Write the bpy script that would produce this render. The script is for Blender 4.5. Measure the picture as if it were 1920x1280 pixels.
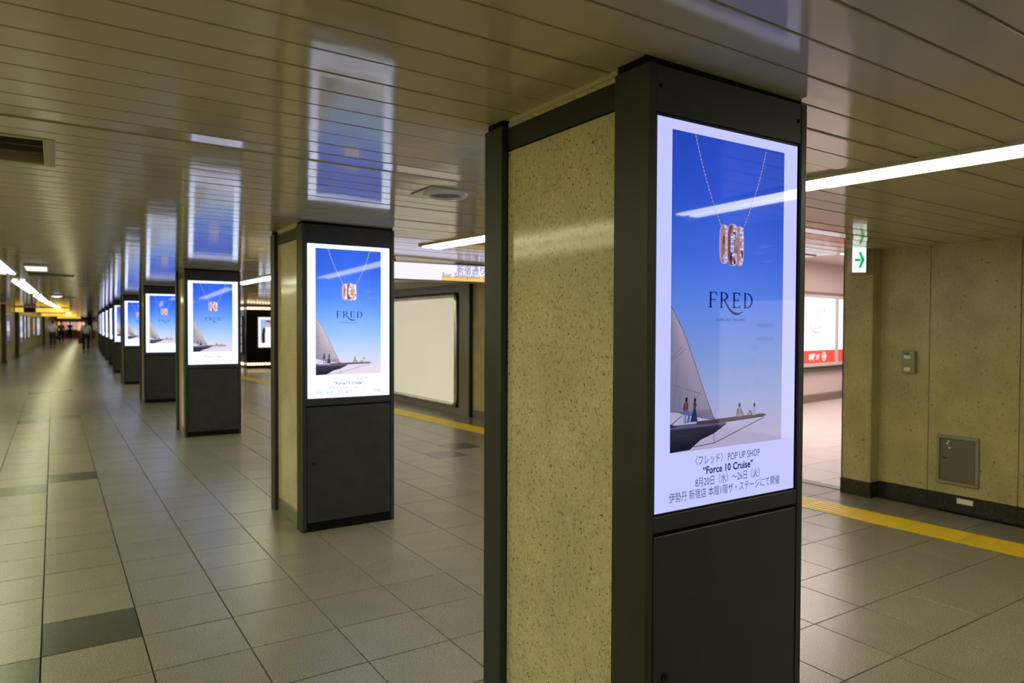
import bpy, bmesh, math, random
from mathutils import Vector, Matrix
random.seed(7)
SC = bpy.context.scene
for o in list(bpy.data.objects): bpy.data.objects.remove(o)
COL = SC.collection

# ------------------------------------------------------------------ camera, world, exposure
F = 1326.2; YAW = math.radians(32.94); PIT = math.radians(1.25); ROL = math.radians(.22); EYE = 1.62
fw = Vector((math.sin(YAW)*math.cos(PIT), math.cos(YAW)*math.cos(PIT), -math.sin(PIT)))
rt0 = Vector((math.cos(YAW), -math.sin(YAW), 0)); up0 = rt0.cross(fw)
rt = math.cos(ROL)*rt0 + math.sin(ROL)*up0; up = -math.sin(ROL)*rt0 + math.cos(ROL)*up0
cd = bpy.data.cameras.new('camera'); cam = bpy.data.objects.new('camera', cd); COL.objects.link(cam)
cd.sensor_width = 36; cd.lens = F/1920*36; cd.clip_end = 300; cd.clip_start = .05
M = Matrix((rt, up, -fw)).transposed().to_4x4(); M.translation = Vector((0, 0, EYE)); cam.matrix_world = M
cd.dof.use_dof = True; cd.dof.focus_distance = 2.35; cd.dof.aperture_fstop = 4.0
SC.camera = cam
w = bpy.data.worlds.new('world'); SC.world = w; w.use_nodes = True
w.node_tree.nodes['Background'].inputs[0].default_value = (.9, 1, .8, 1)
w.node_tree.nodes['Background'].inputs[1].default_value = .02
vs = SC.view_settings; vs.view_transform = 'Standard'; vs.look = 'None'; vs.gamma = 1; vs.exposure = 0
try: vs.use_curve_mapping = False
except Exception: pass
LAMP_L = 9      # tubes of the left row
LAMP_R = 14      # tubes of the right row

# ------------------------------------------------------------------ materials
def mat(name, col=(.5,.5,.5), rough=.5, metal=0, spec=.5, emis=None, es=0):
    m = bpy.data.materials.new(name); m.use_nodes = True
    b = m.node_tree.nodes['Principled BSDF']
    b.inputs['Base Color'].default_value = (*col, 1); b.inputs['Roughness'].default_value = rough
    b.inputs['Metallic'].default_value = metal; b.inputs['Specular IOR Level'].default_value = spec
    if emis: b.inputs['Emission Color'].default_value = (*emis, 1); b.inputs['Emission Strength'].default_value = es
    return m
def N(m, t, **k):
    n = m.node_tree.nodes.new(t)
    for a, v in k.items(): setattr(n, a, v)
    return n
def L(m, a, b): m.node_tree.links.new(a, b)
def coords(m, obj=True, rnd=0):
    tc = N(m, 'ShaderNodeTexCoord'); src = tc.outputs['Object']
    geo = N(m, 'ShaderNodeNewGeometry')
    return geo.outputs['Position']
def speckle(name, base, dark, light, rough, scale=90, dark_t=.30, light_t=.72, mottle=.12, bump=0, rvar=.05, spec=.5, big=None, objvar=0):
    """terrazzo / granite: base colour with dark and light chips, mottled"""
    m = mat(name, base, rough, spec=spec); b = m.node_tree.nodes['Principled BSDF']; P = coords(m)
    n1 = N(m, 'ShaderNodeTexNoise'); n1.inputs['Scale'].default_value = scale; n1.inputs['Detail'].default_value = 3; n1.inputs['Roughness'].default_value = .6
    L(m, P, n1.inputs['Vector'])
    r1 = N(m, 'ShaderNodeValToRGB'); e = r1.color_ramp.elements
    e[0].position = dark_t; e[0].color = (*dark, 1); e[1].position = dark_t+.08; e[1].color = (*base, 1)
    a = e.new(light_t-.07); a.color = (*base, 1); a = e.new(light_t); a.color = (*light, 1)
    L(m, n1.outputs['Fac'], r1.inputs[0])
    n2 = N(m, 'ShaderNodeTexNoise'); n2.inputs['Scale'].default_value = 3.5; n2.inputs['Detail'].default_value = 4; L(m, P, n2.inputs['Vector'])
    mr = N(m, 'ShaderNodeMapRange'); mr.inputs[1].default_value = .3; mr.inputs[2].default_value = .7
    mr.inputs[3].default_value = 1-mottle; mr.inputs[4].default_value = 1+mottle; L(m, n2.outputs['Fac'], mr.inputs[0])
    out = mr.outputs[0]
    if objvar:
        oi = N(m, 'ShaderNodeObjectInfo'); m2 = N(m, 'ShaderNodeMapRange'); m2.inputs[3].default_value = 1-objvar; m2.inputs[4].default_value = 1+objvar
        L(m, oi.outputs['Random'], m2.inputs[0]); mm = N(m, 'ShaderNodeMath', operation='MULTIPLY'); L(m, out, mm.inputs[0]); L(m, m2.outputs[0], mm.inputs[1]); out = mm.outputs[0]
    mx = N(m, 'ShaderNodeVectorMath', operation='SCALE'); L(m, r1.outputs[0], mx.inputs[0]); L(m, out, mx.inputs['Scale'])
    cur = mx.outputs[0]
    if big:
        v = N(m, 'ShaderNodeTexNoise'); v.inputs['Scale'].default_value = big[0]; v.inputs['Detail'].default_value = 1.5; L(m, P, v.inputs['Vector'])
        rr = N(m, 'ShaderNodeValToRGB'); q = rr.color_ramp.elements; q[0].position = big[1]; q[0].color = (1,1,1,1); q[1].position = big[1]+.03; q[1].color = (0,0,0,1)
        L(m, v.outputs['Fac'], rr.inputs[0]); x = N(m, 'ShaderNodeMix', data_type='RGBA'); L(m, rr.outputs[0], x.inputs[0]); L(m, cur, x.inputs[6]); x.inputs[7].default_value = (*big[2], 1); cur = x.outputs[2]
    L(m, cur, b.inputs['Base Color'])
    m3 = N(m, 'ShaderNodeMapRange'); m3.inputs[3].default_value = rough-rvar; m3.inputs[4].default_value = rough+rvar; L(m, n2.outputs['Fac'], m3.inputs[0]); L(m, m3.outputs[0], b.inputs['Roughness'])
    if bump:
        bp = N(m, 'ShaderNodeBump'); bp.inputs['Strength'].default_value = bump; bp.inputs['Distance'].default_value = .002
        L(m, n1.outputs['Fac'], bp.inputs['Height']); L(m, bp.outputs[0], b.inputs['Normal'])
    return m
M_TILE = speckle('granite_tile', (.262,.243,.198), (.115,.106,.082), (.40,.38,.32), .26, scale=170, dark_t=.37, light_t=.63, mottle=.05, bump=.25, rvar=.008, objvar=.05, spec=.42)
M_TILED = speckle('dark_granite_tile', (.075,.073,.06), (.04,.04,.035), (.13,.125,.10), .25, scale=170, dark_t=.37, light_t=.66, bump=.25)
M_STONE = speckle('agglomerate_stone', (.70,.60,.385), (.48,.40,.23), (.84,.77,.58), .11, scale=70, dark_t=.36, light_t=.68, mottle=.12, rvar=.01, big=(95,.29,(.13,.10,.05)))
M_WALL = speckle('wall_stone', (.48,.41,.21), (.35,.30,.14), (.60,.52,.30), .30, scale=45, dark_t=.34, light_t=.70, mottle=.16, big=(32,.265,(.16,.13,.07)))
M_SKIRT = speckle('skirting_stone', (.20,.19,.135), (.12,.11,.07), (.30,.28,.2), .3, scale=120)
M_BASE = speckle('black_granite', (.022,.022,.017), (.01,.01,.008), (.09,.085,.06), .22, scale=110, dark_t=.35, light_t=.66)
def ceiling_mat():
    m = mat('enamelled_ceiling_metal', (.60,.53,.375), .10, spec=.42); b = m.node_tree.nodes['Principled BSDF']; P = coords(m)
    mp = N(m, 'ShaderNodeMapping'); mp.inputs['Scale'].default_value = (1.6, 5, 1); L(m, P, mp.inputs[0])
    n = N(m, 'ShaderNodeTexNoise'); n.inputs['Scale'].default_value = 1.5; n.inputs['Detail'].default_value = 1; L(m, mp.outputs[0], n.inputs[0])
    bp = N(m, 'ShaderNodeBump'); bp.inputs['Strength'].default_value = .35; bp.inputs['Distance'].default_value = .004
    L(m, n.outputs['Fac'], bp.inputs['Height']); L(m, bp.outputs[0], b.inputs['Normal'])
    return m
M_CEIL = ceiling_mat()
M_VOID = mat('dark_void', (.012,.010,.008), .9, spec=.1)
M_GROUT = mat('grout', (.045,.04,.03), .8)
def cab_mat():
    m = mat('charcoal_cabinet', (.03,.031,.029), .42, spec=.45); b = m.node_tree.nodes['Principled BSDF']; P = coords(m)
    n = N(m, 'ShaderNodeTexNoise'); n.inputs['Scale'].default_value = 9; n.inputs['Detail'].default_value = 6; L(m, P, n.inputs[0])
    r = N(m, 'ShaderNodeValToRGB'); r.color_ramp.elements[0].position = .35; r.color_ramp.elements[0].color = (.028,.030,.031,1); r.color_ramp.elements[1].position = .65; r.color_ramp.elements[1].color = (.039,.041,.042,1)
    L(m, n.outputs['Fac'], r.inputs[0]); L(m, r.outputs[0], b.inputs['Base Color'])
    q = N(m, 'ShaderNodeMapRange'); q.inputs[3].default_value = .38; q.inputs[4].default_value = .52; L(m, n.outputs['Fac'], q.inputs[0]); L(m, q.outputs[0], b.inputs['Roughness'])
    return m
M_CAB = cab_mat()
M_BLACK = mat('black_metal', (.006,.006,.006), .45)
M_BLACK2 = mat('matt_black', (.004,.004,.004), .8, spec=.2)
M_CHROME = mat('chrome', (.75,.73,.68), .16, 1)
M_STEEL = mat('brushed_steel', (.34,.31,.25), .38, .85)
M_BRONZE = mat('bronze_cladding', (.24,.215,.19), .33, .25)
M_YEL = mat('yellow_tactile', (.95,.67,.03), .45)
M_WHITEP = mat('white_board', (.86,.82,.70), .22, spec=.35)
M_BOARD = mat('board_added_glow', (.80,.76,.66), .25, spec=.35, emis=(1,.90,.72), es=.42)  # faint warm glow added so the blank billboard panels look brighter
M_PLAST = mat('grey_plastic', (.30,.30,.22), .4)
M_HOUS = mat('lamp_housing', (.62,.62,.58), .35)
M_TUBEL = mat('lamp_tube_left', (.9,.9,.8), .4, emis=(.97,1,.60), es=LAMP_L)
M_TUBER = mat('lamp_tube_right', (.9,.9,.8), .4, emis=(1,.98,.68), es=LAMP_R)
M_PASSL = mat('passage_lamp', (.9,.9,.9), .4, emis=(1,.86,.84), es=6)
M_PINKW = mat('pale_enamel_wall', (.62,.53,.50), .35)
M_PTILE = mat('passage_floor', (.66,.62,.58), .22)
M_BULB = mat('bulb_glow', (1,.9,.7), .3, emis=(1,.72,.36), es=5)
M_SHOP = mat('black_lacquer', (.012,.008,.006), .25)
M_EMW = mat('lit_white', (.9,.9,.9), .3, emis=(.98,.93,1), es=1.0)
M_EMY = mat('lit_yellow', (.8,.55,.1), .3, emis=(1,.60,.06), es=.95)
M_EMG = mat('lit_green', (0,.4,.15), .3, emis=(.0,.36,.12), es=1)
M_DK = mat('sign_dark', (.03,.03,.03), .5)
M_TXT = mat('sign_blue_text', (.12,.12,.2), .5, emis=(.2,.2,.34), es=1)
M_SKIN = mat('skin', (.45,.28,.2), .6)
M_HAIR = mat('black_hair', (.01,.009,.008), .6)
M_SHIRT = mat('white_shirt', (.62,.64,.66), .8)
M_SHIRT2 = mat('beige_shirt', (.5,.45,.33), .8)
M_TEAL = mat('teal_cloth', (.05,.14,.15), .7)
M_TROU = mat('dark_trousers', (.012,.012,.015), .8)
def attr_mat(name, tint=(1,1,1), strength=1.0, gloss=True):
    """a backlit picture: the flat print's own colours come from a colour attribute"""
    m = mat(name, (.004,.004,.005), .03, spec=.32); b = m.node_tree.nodes['Principled BSDF']
    a = N(m, 'ShaderNodeAttribute', attribute_name='Col'); mu = N(m, 'ShaderNodeVectorMath', operation='MULTIPLY'); mu.inputs[1].default_value = tint
    L(m, a.outputs['Color'], mu.inputs[0]); L(m, mu.outputs[0], b.inputs['Emission Color']); b.inputs['Emission Strength'].default_value = strength
    if not gloss: b.inputs['Roughness'].default_value = .5
    return m
M_ART = attr_mat('display_picture', (1,1,1), 1.0)
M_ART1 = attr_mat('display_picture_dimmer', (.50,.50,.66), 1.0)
M_PRINT = attr_mat('backlit_print', (1,1,1), 1.0, False)
M_PAPER = mat('paper_print', (.5,.5,.5), .5); 
_a = N(M_PAPER, 'ShaderNodeAttribute', attribute_name='Col'); L(M_PAPER, _a.outputs['Color'], M_PAPER.node_tree.nodes['Principled BSDF'].inputs['Base Color'])

# ------------------------------------------------------------------ helpers
def tag(o, label=None, cat=None, group=None, kind=None):
    if label: o['label'] = label
    if cat: o['category'] = cat
    if group: o['group'] = group
    if kind: o['kind'] = kind
    return o
def empty(name, loc=(0,0,0), rz=0, label=None, cat=None, group=None):
    o = bpy.data.objects.new(name, None); COL.objects.link(o); o.location = loc; o.rotation_euler = (0,0,rz)
    o.empty_display_size = .1
    return tag(o, label, cat, group)
class MB:
    def __init__(s): s.v = []; s.f = []; s.c = []
    def face(s, pts, col=None):
        i = len(s.v); s.v += [tuple(p) for p in pts]; s.f.append(tuple(range(i, i+len(pts)))); s.c.append(col)
        return s
    def box(s, x0, x1, y0, y1, z0, z1, b=0, col=None):
        """box, with chamfered edges when b > 0"""
        bm = bmesh.new(); bmesh.ops.create_cube(bm, size=1)
        for v in bm.verts: v.co = Vector(((x0+x1)/2+v.co.x*(x1-x0), (y0+y1)/2+v.co.y*(y1-y0), (z0+z1)/2+v.co.z*(z1-z0)))
        if b: bmesh.ops.bevel(bm, geom=list(bm.edges), offset=b, segments=1, affect='EDGES', profile=.5)
        return s.bm(bm, col)
    def bm(s, bm, col=None):
        bm.verts.index_update(); i = len(s.v); s.v += [tuple(v.co) for v in bm.verts]
        for f in bm.faces: s.f.append(tuple(i+v.index for v in f.verts)); s.c.append(col)
        bm.free(); return s
    def cyl(s, p, q, r, n=12, r2=None, col=None):
        p = Vector(p); q = Vector(q); d = (q-p); r2 = r if r2 is None else r2
        a = d.orthogonal().normalized(); b = d.normalized().cross(a); i = len(s.v)
        for c, rr in ((p, r), (q, r2)):
            for k in range(n):
                t = 2*math.pi*k/n; s.v.append(tuple(c+rr*(math.cos(t)*a+math.sin(t)*b)))
        for k in range(n): s.f.append((i+k, i+(k+1)%n, i+n+(k+1)%n, i+n+k)); s.c.append(col)
        s.f.append(tuple(i+n-1-k for k in range(n))); s.f.append(tuple(i+n+k for k in range(n))); s.c += [col, col]
        return s
    def sph(s, c, r, col=None, n=8):
        bm = bmesh.new(); bmesh.ops.create_uvsphere(bm, u_segments=n, v_segments=max(4, n//2+1), radius=1)
        r = (r, r, r) if not hasattr(r, '__len__') else r
        for v in bm.verts: v.co = Vector((c[0]+v.co.x*r[0], c[1]+v.co.y*r[1], c[2]+v.co.z*r[2]))
        return s.bm(bm, col)
    def mesh(s, name, m):
        me = bpy.data.meshes.new(name); me.from_pydata(s.v, [], s.f); me.materials.append(m)
        if any(c is not None for c in s.c):
            at = me.color_attributes.new('Col', 'FLOAT_COLOR', 'CORNER'); k = 0
            for f, c in zip(me.polygons, s.c):
                for j in range(f.loop_total):
                    cc = c[j] if c and hasattr(c[0], '__len__') else (c or (1,1,1))
                    at.data[f.loop_start+j].color = (*cc, 1)
        me.validate(); return me
    def build(s, name, m, parent=None, smooth=False):
        me = s.mesh(name, m); return obj(name, me, parent, smooth)
def obj(name, me, parent=None, smooth=False):
    o = bpy.data.objects.new(name, me); COL.objects.link(o)
    if parent: o.parent = parent
    if smooth:
        for p in me.polygons: p.use_smooth = True
    return o
def struct(o): o['kind'] = 'structure'; return o
def copy_tree(o, parent=None):
    c = o.copy(); COL.objects.link(c)
    if parent: c.parent = parent
    for ch in list(o.children): copy_tree(ch, c)
    return c
def bend(Y): return max(0., .032*(Y-25))
def cz(X): return 2.4285-.0145*(X-1.8)

# text turned into flat print meshes (Blender's built-in font)
_txt = {}
def text_mb(s, size, bold=0., sx=1.0, res=2):
    """list of polygons (x, y) of a line of text, centred on x, baseline y=0"""
    key = (s, size, bold, sx)
    if key in _txt: return _txt[key]
    c = bpy.data.curves.new('t', 'FONT'); c.body = s; c.size = size; c.align_x = 'CENTER'; c.offset = bold; c.resolution_u = res
    o = bpy.data.objects.new('t', c); COL.objects.link(o); dg = bpy.context.evaluated_depsgraph_get(); dg.update()
    me = bpy.data.meshes.new_from_object(o.evaluated_get(dg)); vs_ = [(v.co.x*sx, v.co.y) for v in me.vertices]; fs = [tuple(p.vertices) for p in me.polygons]
    bpy.data.objects.remove(o); bpy.data.curves.remove(c); bpy.data.meshes.remove(me)
    _txt[key] = (vs_, fs); return _txt[key]
def put_text(mb, s, size, fn, col=None, bold=0., sx=1.0, width=None):
    vs_, fs = text_mb(s, size, bold, sx)
    if not vs_: return
    x0 = min(v[0] for v in vs_); x1 = max(v[0] for v in vs_); cx = (x0+x1)/2; k = width/(x1-x0) if width else 1
    i = len(mb.v); mb.v += [tuple(fn((x-cx)*k, y)) for x, y in vs_]
    for f in fs: mb.f.append(tuple(i+a for a in f)); mb.c.append(col)

# ================================================================== FLOOR
TX, TY = .4425, .4485; OX, OY = -.066, 4.553
XL = -2.15
floor = struct(MB().box(-6, 20, -9, 130, -.08, -.012).build('floor', M_GROUT))
tile_me = MB().box(-TX/2+.003, TX/2-.003, -TY/2+.003, TY/2-.003, -.02, 0, .0015).mesh('floor_tile', M_TILE)
tile_dk = MB().box(-TX/2+.003, TX/2-.003, -TY/2+.003, TY/2-.003, -.02, 0, .0015).mesh('floor_tile_dark', M_TILED)
def is_dark(x, y):
    # pairs of dark tiles set cornerwise at regular intervals
    i = round((x-OX)/TX-.5); j = round((y-OY)/TY-.5)
    for (a, b) in ((0,-1), (-1,-2), (10,8), (9,7), (0,9), (-1,8), (0,22), (-1,21), (9,21), (10,22), (0,35), (-1,34)):
        if i == a and j == b: return True
    return False
def proj(x, y, z=0):
    d = Vector((x, y, z-EYE)); q = d.dot(fw)
    if q < .05: return None
    return 960+F*d.dot(rt)/q, 640-F*d.dot(up)/q, q
cells = []
for i in range(-6, 15):
    for j in range(-30, 250):
        x = OX+(i+.5)*TX; y = OY+(j+.5)*TY
        b = bend(y)
        if x+TX/2 > 6.62 or x-TX/2 < XL-.3: continue
        p = proj(x, y); vis = p is not None and -150 < p[0] < 2070 and p[1] < 1420
        cells.append((not vis, p[2] if p else 99, x, y))
cells.sort()
rest = MB(); restd = MB(); n = 0
for nv, d, x, y in cells:
    dk = is_dark(x, y)
    if n < 298 and not nv:
        o = obj('floor_tile', tile_dk if dk else tile_me, floor)
        o.location = (x, y, random.uniform(-.0006, .0006)); o.rotation_euler = (random.gauss(0,.0012), random.gauss(0,.0012), 0); n += 1
        if dk: o['label'] = 'dark grey floor tile'
    else:
        xx = x+bend(y); (restd if dk else rest).box(xx-TX/2+.003, xx+TX/2-.003, y-TY/2+.003, y+TY/2-.003, -.02, 0)
# tiles past 6.6 m in the passage are its own floor; the remainder of the corridor's tiles is one part
tag(rest.build('floor_tiles', M_TILE, floor), kind='stuff')
if restd.v: tag(restd.build('dark_floor_tiles', M_TILED, floor), kind='stuff')

# yellow tactile strip along the right wall
def tactile():
    mb = MB(); mb.box(-.15, .15, -.205, .205, .0005, .006, .001)
    return mb
strip = empty('tactile_paving', (5.86, 3, 0), math.atan(.048), 'strip of yellow ribbed tactile paving tiles along the right-hand wall', 'tactile paving')
tb = MB().box(-.175, .175, -.214, .214, .0005, .006, .001)
for k in range(5): tb.box(-.145+k*.066, -.115+k*.066, -.19, .19, .005, .0105, .002)
tme = tb.mesh('tactile_tile', M_YEL)
for k in range(-14, 24):
    o = obj('tactile_tile', tme, strip); o.location = (0, .26+k*.432, 0)
far = MB()
for k in range(24, 90): far.box(-.175, .175, .26+k*.432-.214, .26+k*.432+.214, .0005, .006)
tag(far.build('tactile_tiles', M_YEL, strip), kind='stuff')

# ================================================================== CEILING of glossy slats
ceil = struct(MB().box(-6, 6.9, -9, 130, 2.56, 2.66).build('ceiling', M_VOID))
P0 = 1.93-.175*20; SP = .175
def slat_mesh(x0, x1, w, base=2.43):
    h = w/2-.0052; r = .0018
    prof = [(-h, .035), (-h, r), (-h+r, .0), (h-r, .0), (h, r), (h, .035)]
    mb = MB(); n = max(1, 1)
    for X in (x0, x1): mb.v += [(X, y, cz(X)+z-base) for y, z in prof]
    k = len(prof)
    for i in range(k-1): mb.f.append((i, i+1, k+i+1, k+i)); mb.c.append(None)
    mb.f.append(tuple(range(k))[::-1]); mb.f.append(tuple(range(k, 2*k))); mb.c += [None, None]
    return mb
XCL, XCR = -2.2, 6.62
sl_full = slat_mesh(XCL, XCR, SP).mesh('ceiling_slat', M_CEIL)
sl_long = slat_mesh(XCL, 6.62, .183).mesh('ceiling_slat', M_CEIL)
sl_hl = slat_mesh(XCL, -1.25, .18).mesh('ceiling_slat', M_CEIL); sl_hr = slat_mesh(-.01, XCR, .18).mesh('ceiling_slat', M_CEIL)
ys = []; y = P0
while y < 3.3: ys.append((y+SP/2, sl_full, 0)); y += SP
STEP = y
y += .004
first = True; k = 0
while y < 46 :
    yc = y+.0915
    if k in (3, 4, 5): ys += [(yc, sl_hl, 0), (yc, sl_hr, 0)]
    else: ys.append((yc, sl_long, .036 if k == 0 else 0))
    y += .183; k += 1
yend = y; n = 0
for yc, me, t in ys:
    if n < 296:
        o = obj('ceiling_slat', me, ceil); n += 1
        o.location = (bend(yc), yc, 2.43+random.uniform(-.0003,.0003)+(.0032 if t else 0)); o.rotation_euler = (t+random.gauss(0,.0024), random.gauss(0,.0005), 0)
mb = MB(); y = yend
while y < 120:
    s = slat_mesh(XCL+bend(y), XCR+bend(y), .183, 0)
    i = len(mb.v); mb.v += [(a, b+y+.09, c+.0145*bend(y)) for a, b, c in s.v]; mb.f += [tuple(i+q for q in f) for f in s.f]; mb.c += s.c
    y += .183
tag(mb.build('ceiling_slats', M_CEIL, ceil), kind='stuff')

# ================================================================== WALLS
XR = 6.62
wr = struct(MB().box(XR+.02, XR+.3, -9, 3.78, 0, 2.56).build('wall_right', M_GROUT))
edges = [3.775, 3.30]
while edges[-1] > -8.9: edges.append(edges[-1]-.715)
for a, b in zip(edges, edges[1:]):
    MB().box(XR, XR+.03, b+.0025, a-.0025, .155, 2.40, .002).build('stone_panel', M_WALL, wr)
    MB().box(XR-.004, XR+.03, b+.001, a-.001, 0, .15, .002).build('skirting_panel', M_BASE, wr)
# pilaster at the corner of the opening
pl = struct(MB().box(XR-.125, XR+.3, 3.76, 4.04, 0, 2.56).build('trim_1', M_GROUT))
MB().box(XR-.14, XR-.118, 3.765, 4.05, .15, 2.42, .002).build('stone_panel', M_WALL, pl)
MB().box(XR-.14, XR+.0, 3.752, 3.767, .15, 2.42, .002).build('stone_panel', M_WALL, pl)
MB().box(XR-.14, XR+.3, 4.035, 4.05, .15, 2.42, .002).build('stone_panel', M_WALL, pl)
MB().box(XR-.144, XR+.3, 3.748, 4.054, 0, .149, .002).build('skirting_panel', M_BASE, pl)
# lintel over the opening, its ceiling edge
struct(MB().box(6.46, 6.72, 4.02, 10.42, 2.365, 2.56).build('trim_2', M_CEIL))
# far side of the opening: stone strip, then the dark-clad wall
w2 = struct(MB().box(6.27, 6.6, 10.42, 23.0, 0, 2.56).build('wall_right_far', M_GROUT))
for a, b in ((10.42, 10.93),): 
    MB().box(6.245, 6.275, a, b-.003, .13, 2.40, .002).build('stone_panel', M_WALL, w2)
    MB().box(6.24, 6.275, a, b-.003, 0, .128, .002).build('skirting_panel', M_SKIRT, w2)
MB().box(6.27, 6.75, 10.40, 10.425, .13, 2.5, .002).build('stone_panel', M_WALL, w2)
for k in range(9): MB().box(6.245, 6.275, 15.6+k*.82, 16.415+k*.82, 0, 2.42, .002).build('stone_panel', M_WALL, w2)

# ---- bright passage beyond the opening
pf = struct(MB().box(6.62, 22, 3.2, 16, -.03, .0).build('floor_passage', M_GROUT))
pt = MB().box(-.297, .297, -.297, .297, -.003, .004, .001).mesh('floor_tile', M_PTILE)
for i in range(0, 18):
    for j in range(0, 15):
        o = obj('floor_tile', pt, pf); o.location = (6.98+i*.6, 3.55+j*.6, 0)
MB().box(6.56, 6.66, 4.05, 10.42, -.001, .006, .001).build('threshold', M_SKIRT, pf)
struct(MB().box(6.75, 22, 2.5, 17, 3.02, 3.1).build('ceiling_passage', M_PINKW))
wA = Vector((13.42, 9.2, 0)); wd = (Vector((15.52, 9.53, 0))-wA).normalized(); wn = Vector((wd.y, -wd.x, 0))
ang = math.atan2(wd.y, wd.x)
wp = struct(MB().box(-7.5, 7.5, 0, .2, 0, 3.02).build('wall_passage', M_PINKW)); wp.location = wA; wp.rotation_euler = (0,0,ang)
MB().box(-7.5, 7.5, -.03, 0, 0, .16, .004).build('skirting_panel', mat('brown_skirting', (.20,.15,.13), .4), wp)
for k in range(40):   # fluted dado under the light boxes
    MB().box(-2+k*.115, -2+k*.115+.108, -.012, 0, .18, .66, .003).build('dado_panel', M_PINKW, wp)
MB().box(-7.5, 7.5, -.10, 0, .67, .735, .006).build('shelf_rail', mat('dark_rail', (.10,.09,.07), .35), wp)
MB().box(-7.5, 7.5, -.06, 0, 2.30, 2.38, .004).build('top_rail', mat('tan_rail', (.26,.20,.16), .4), wp)
struct(MB().box(6.75, 22, 16.8, 17.0, 0, 3.1).build('wall_passage_far', M_PINKW))
struct(MB().box(21.8, 22, 2.5, 17, 0, 3.1).build('wall_passage_end', M_PINKW))
struct(MB().box(6.93, 22, 2.3, 2.5, 0, 3.1).build('wall_passage_near', M_PINKW))
def wp_pt(u, z, off=0): return wA + wd*u + wn*off + Vector((0,0,z))

# light boxes on the passage wall
def lightbox(u0, u1, label, first):
    r = empty('poster_lightbox', wp_pt((u0+u1)/2, .78, .0), ang, label, 'lightbox', 'light boxes in the bright passage')
    h = (u1-u0)/2
    fr = MB()
    fr.box(-h, h, -.11, -.01, 0, .07, .006); fr.box(-h, h, -.11, -.01, 1.47, 1.53, .006)
    fr.box(-h, -h+.05, -.11, -.01, .07, 1.47, .006); fr.box(h-.05, h, -.11, -.01, .07, 1.47, .006)
    fr.build('frame', mat('pale_frame', (.55,.52,.50), .3), r)
    p = MB().face([(-h+.05,-.08,.345),(h-.05,-.08,.345),(h-.05,-.08,1.47),(-h+.05,-.08,1.47)], (1.25,1.2,1.25)).build('poster', M_PRINT, r)
    MB().face([(-h+.05,-.081,.07),(h-.05,-.081,.07),(h-.05,-.081,.345),(-h+.05,-.081,.345)], (.95,.10,.06)).build('red_band', M_PRINT, p)
    if first:
        # thin red swash lettering, an accent, a line of small red print, white arrow in a ring
        t = MB(); red = (.85,.30,.26)
        def arc(cx, cy, rx, ry, a0, a1, w, n=26, rot=0):
            pts = []
            for k in range(n+1):
                a = math.radians(a0+(a1-a0)*k/n); x = rx*math.cos(a); y = ry*math.sin(a)
                pts.append((cx+x*math.cos(rot)-y*math.sin(rot), cy+x*math.sin(rot)+y*math.cos(rot), w*(.35+.65*math.sin(math.pi*k/n))))
            for (x, y, ww), (x2, y2, w2_) in zip(pts, pts[1:]):
                d = Vector((x2-x, y2-y)).normalized(); nx, ny = -d.y, d.x
                t.face([(x-nx*ww,-.083,y-ny*ww),(x+nx*ww,-.083,y+ny*ww),(x2+nx*w2_,-.083,y2+ny*w2_),(x2-nx*w2_,-.083,y2-ny*w2_)], red)
        arc(h-.78, 1.02, .13, .20, 0, 360, .010); arc(h-.94, 1.02, .36, .30, 165, 305, .012); arc(h-1.27, 1.05, .16, .22, 100, 260, .012)
        t.build('swash_lettering', M_PRINT, p); t = MB()
        t.face([(h-.62,-.083,1.20),(h-.50,-.083,1.235),(h-.50,-.083,1.215),(h-.62,-.083,1.175)], (.9,.12,.08))
        t.build('accent_mark', M_PRINT, p); t = MB()
        put_text(t, 'M. P. S.', .12, lambda x, y: (h-.90+x, -.083, .60+y), (.9,.45,.45))
        t.build('lettering', M_PRINT, p)
        a = MB(); W = (1.2,1.2,1.2)
        for k in range(24):
            a0, a1 = 2*math.pi*k/24, 2*math.pi*(k+1)/24; c = (h-.58, .205)
            a.face([(c[0]+math.cos(q)*rr, -.084, c[1]+math.sin(q)*rr) for q, rr in ((a0,.10),(a1,.10),(a1,.082),(a0,.082))], W)
        a.face([(h-0.650,-.084,.193),(h-0.550,-.084,.193),(h-0.550,-.084,.217),(h-0.650,-.084,.217)], W)
        a.face([(h-0.565,-.084,.265),(h-0.590,-.084,.245),(h-0.545,-.084,.205),(h-0.500,-.084,.205)], W); a.face([(h-0.500,-.084,.205),(h-0.545,-.084,.205),(h-0.590,-.084,.165),(h-0.565,-.084,.145)], W)
        a.build('arrow_symbol', M_PRINT, p); a = MB()
        put_text(a, '本館 1F', .15, lambda x, y: (h-1.06+x, -.084, .15+y), W, bold=.006)
        a.build('arrow_lettering', M_PRINT, p)
    return r
lightbox(-2.15, 1.22, 'white lit poster with thin red swash lettering and round arrow, seen past the near screen', True)
lightbox(1.24, 4.4, 'white lit poster with plain red lower band, half hidden by the corner pilaster', False)
# passage lamps
for k, (x, y) in enumerate(((9.2, 7.0), (12.2, 7.6), (15.5, 8.0), (9.5, 10.5), (13.0, 5.4), (16.0, 5.6))):
    r = empty('passage_lamp', (x, y, 3.02), .16, 'long white lamp on the passage ceiling beyond the opening, '+['nearest on the left','middle on the left','far on the left','behind the dividing wall','nearest on the right','far on the right'][k], 'lamp', 'lamps in the passage beyond the opening')
    MB().box(-1.2, 1.2, -.12, .12, -.04, 0, .004).build('lamp_frame', M_HOUS, r); MB().box(-1.17, 1.17, -.09, .09, -.052, -.038, .004).build('diffuser', M_PASSL, r)
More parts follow.
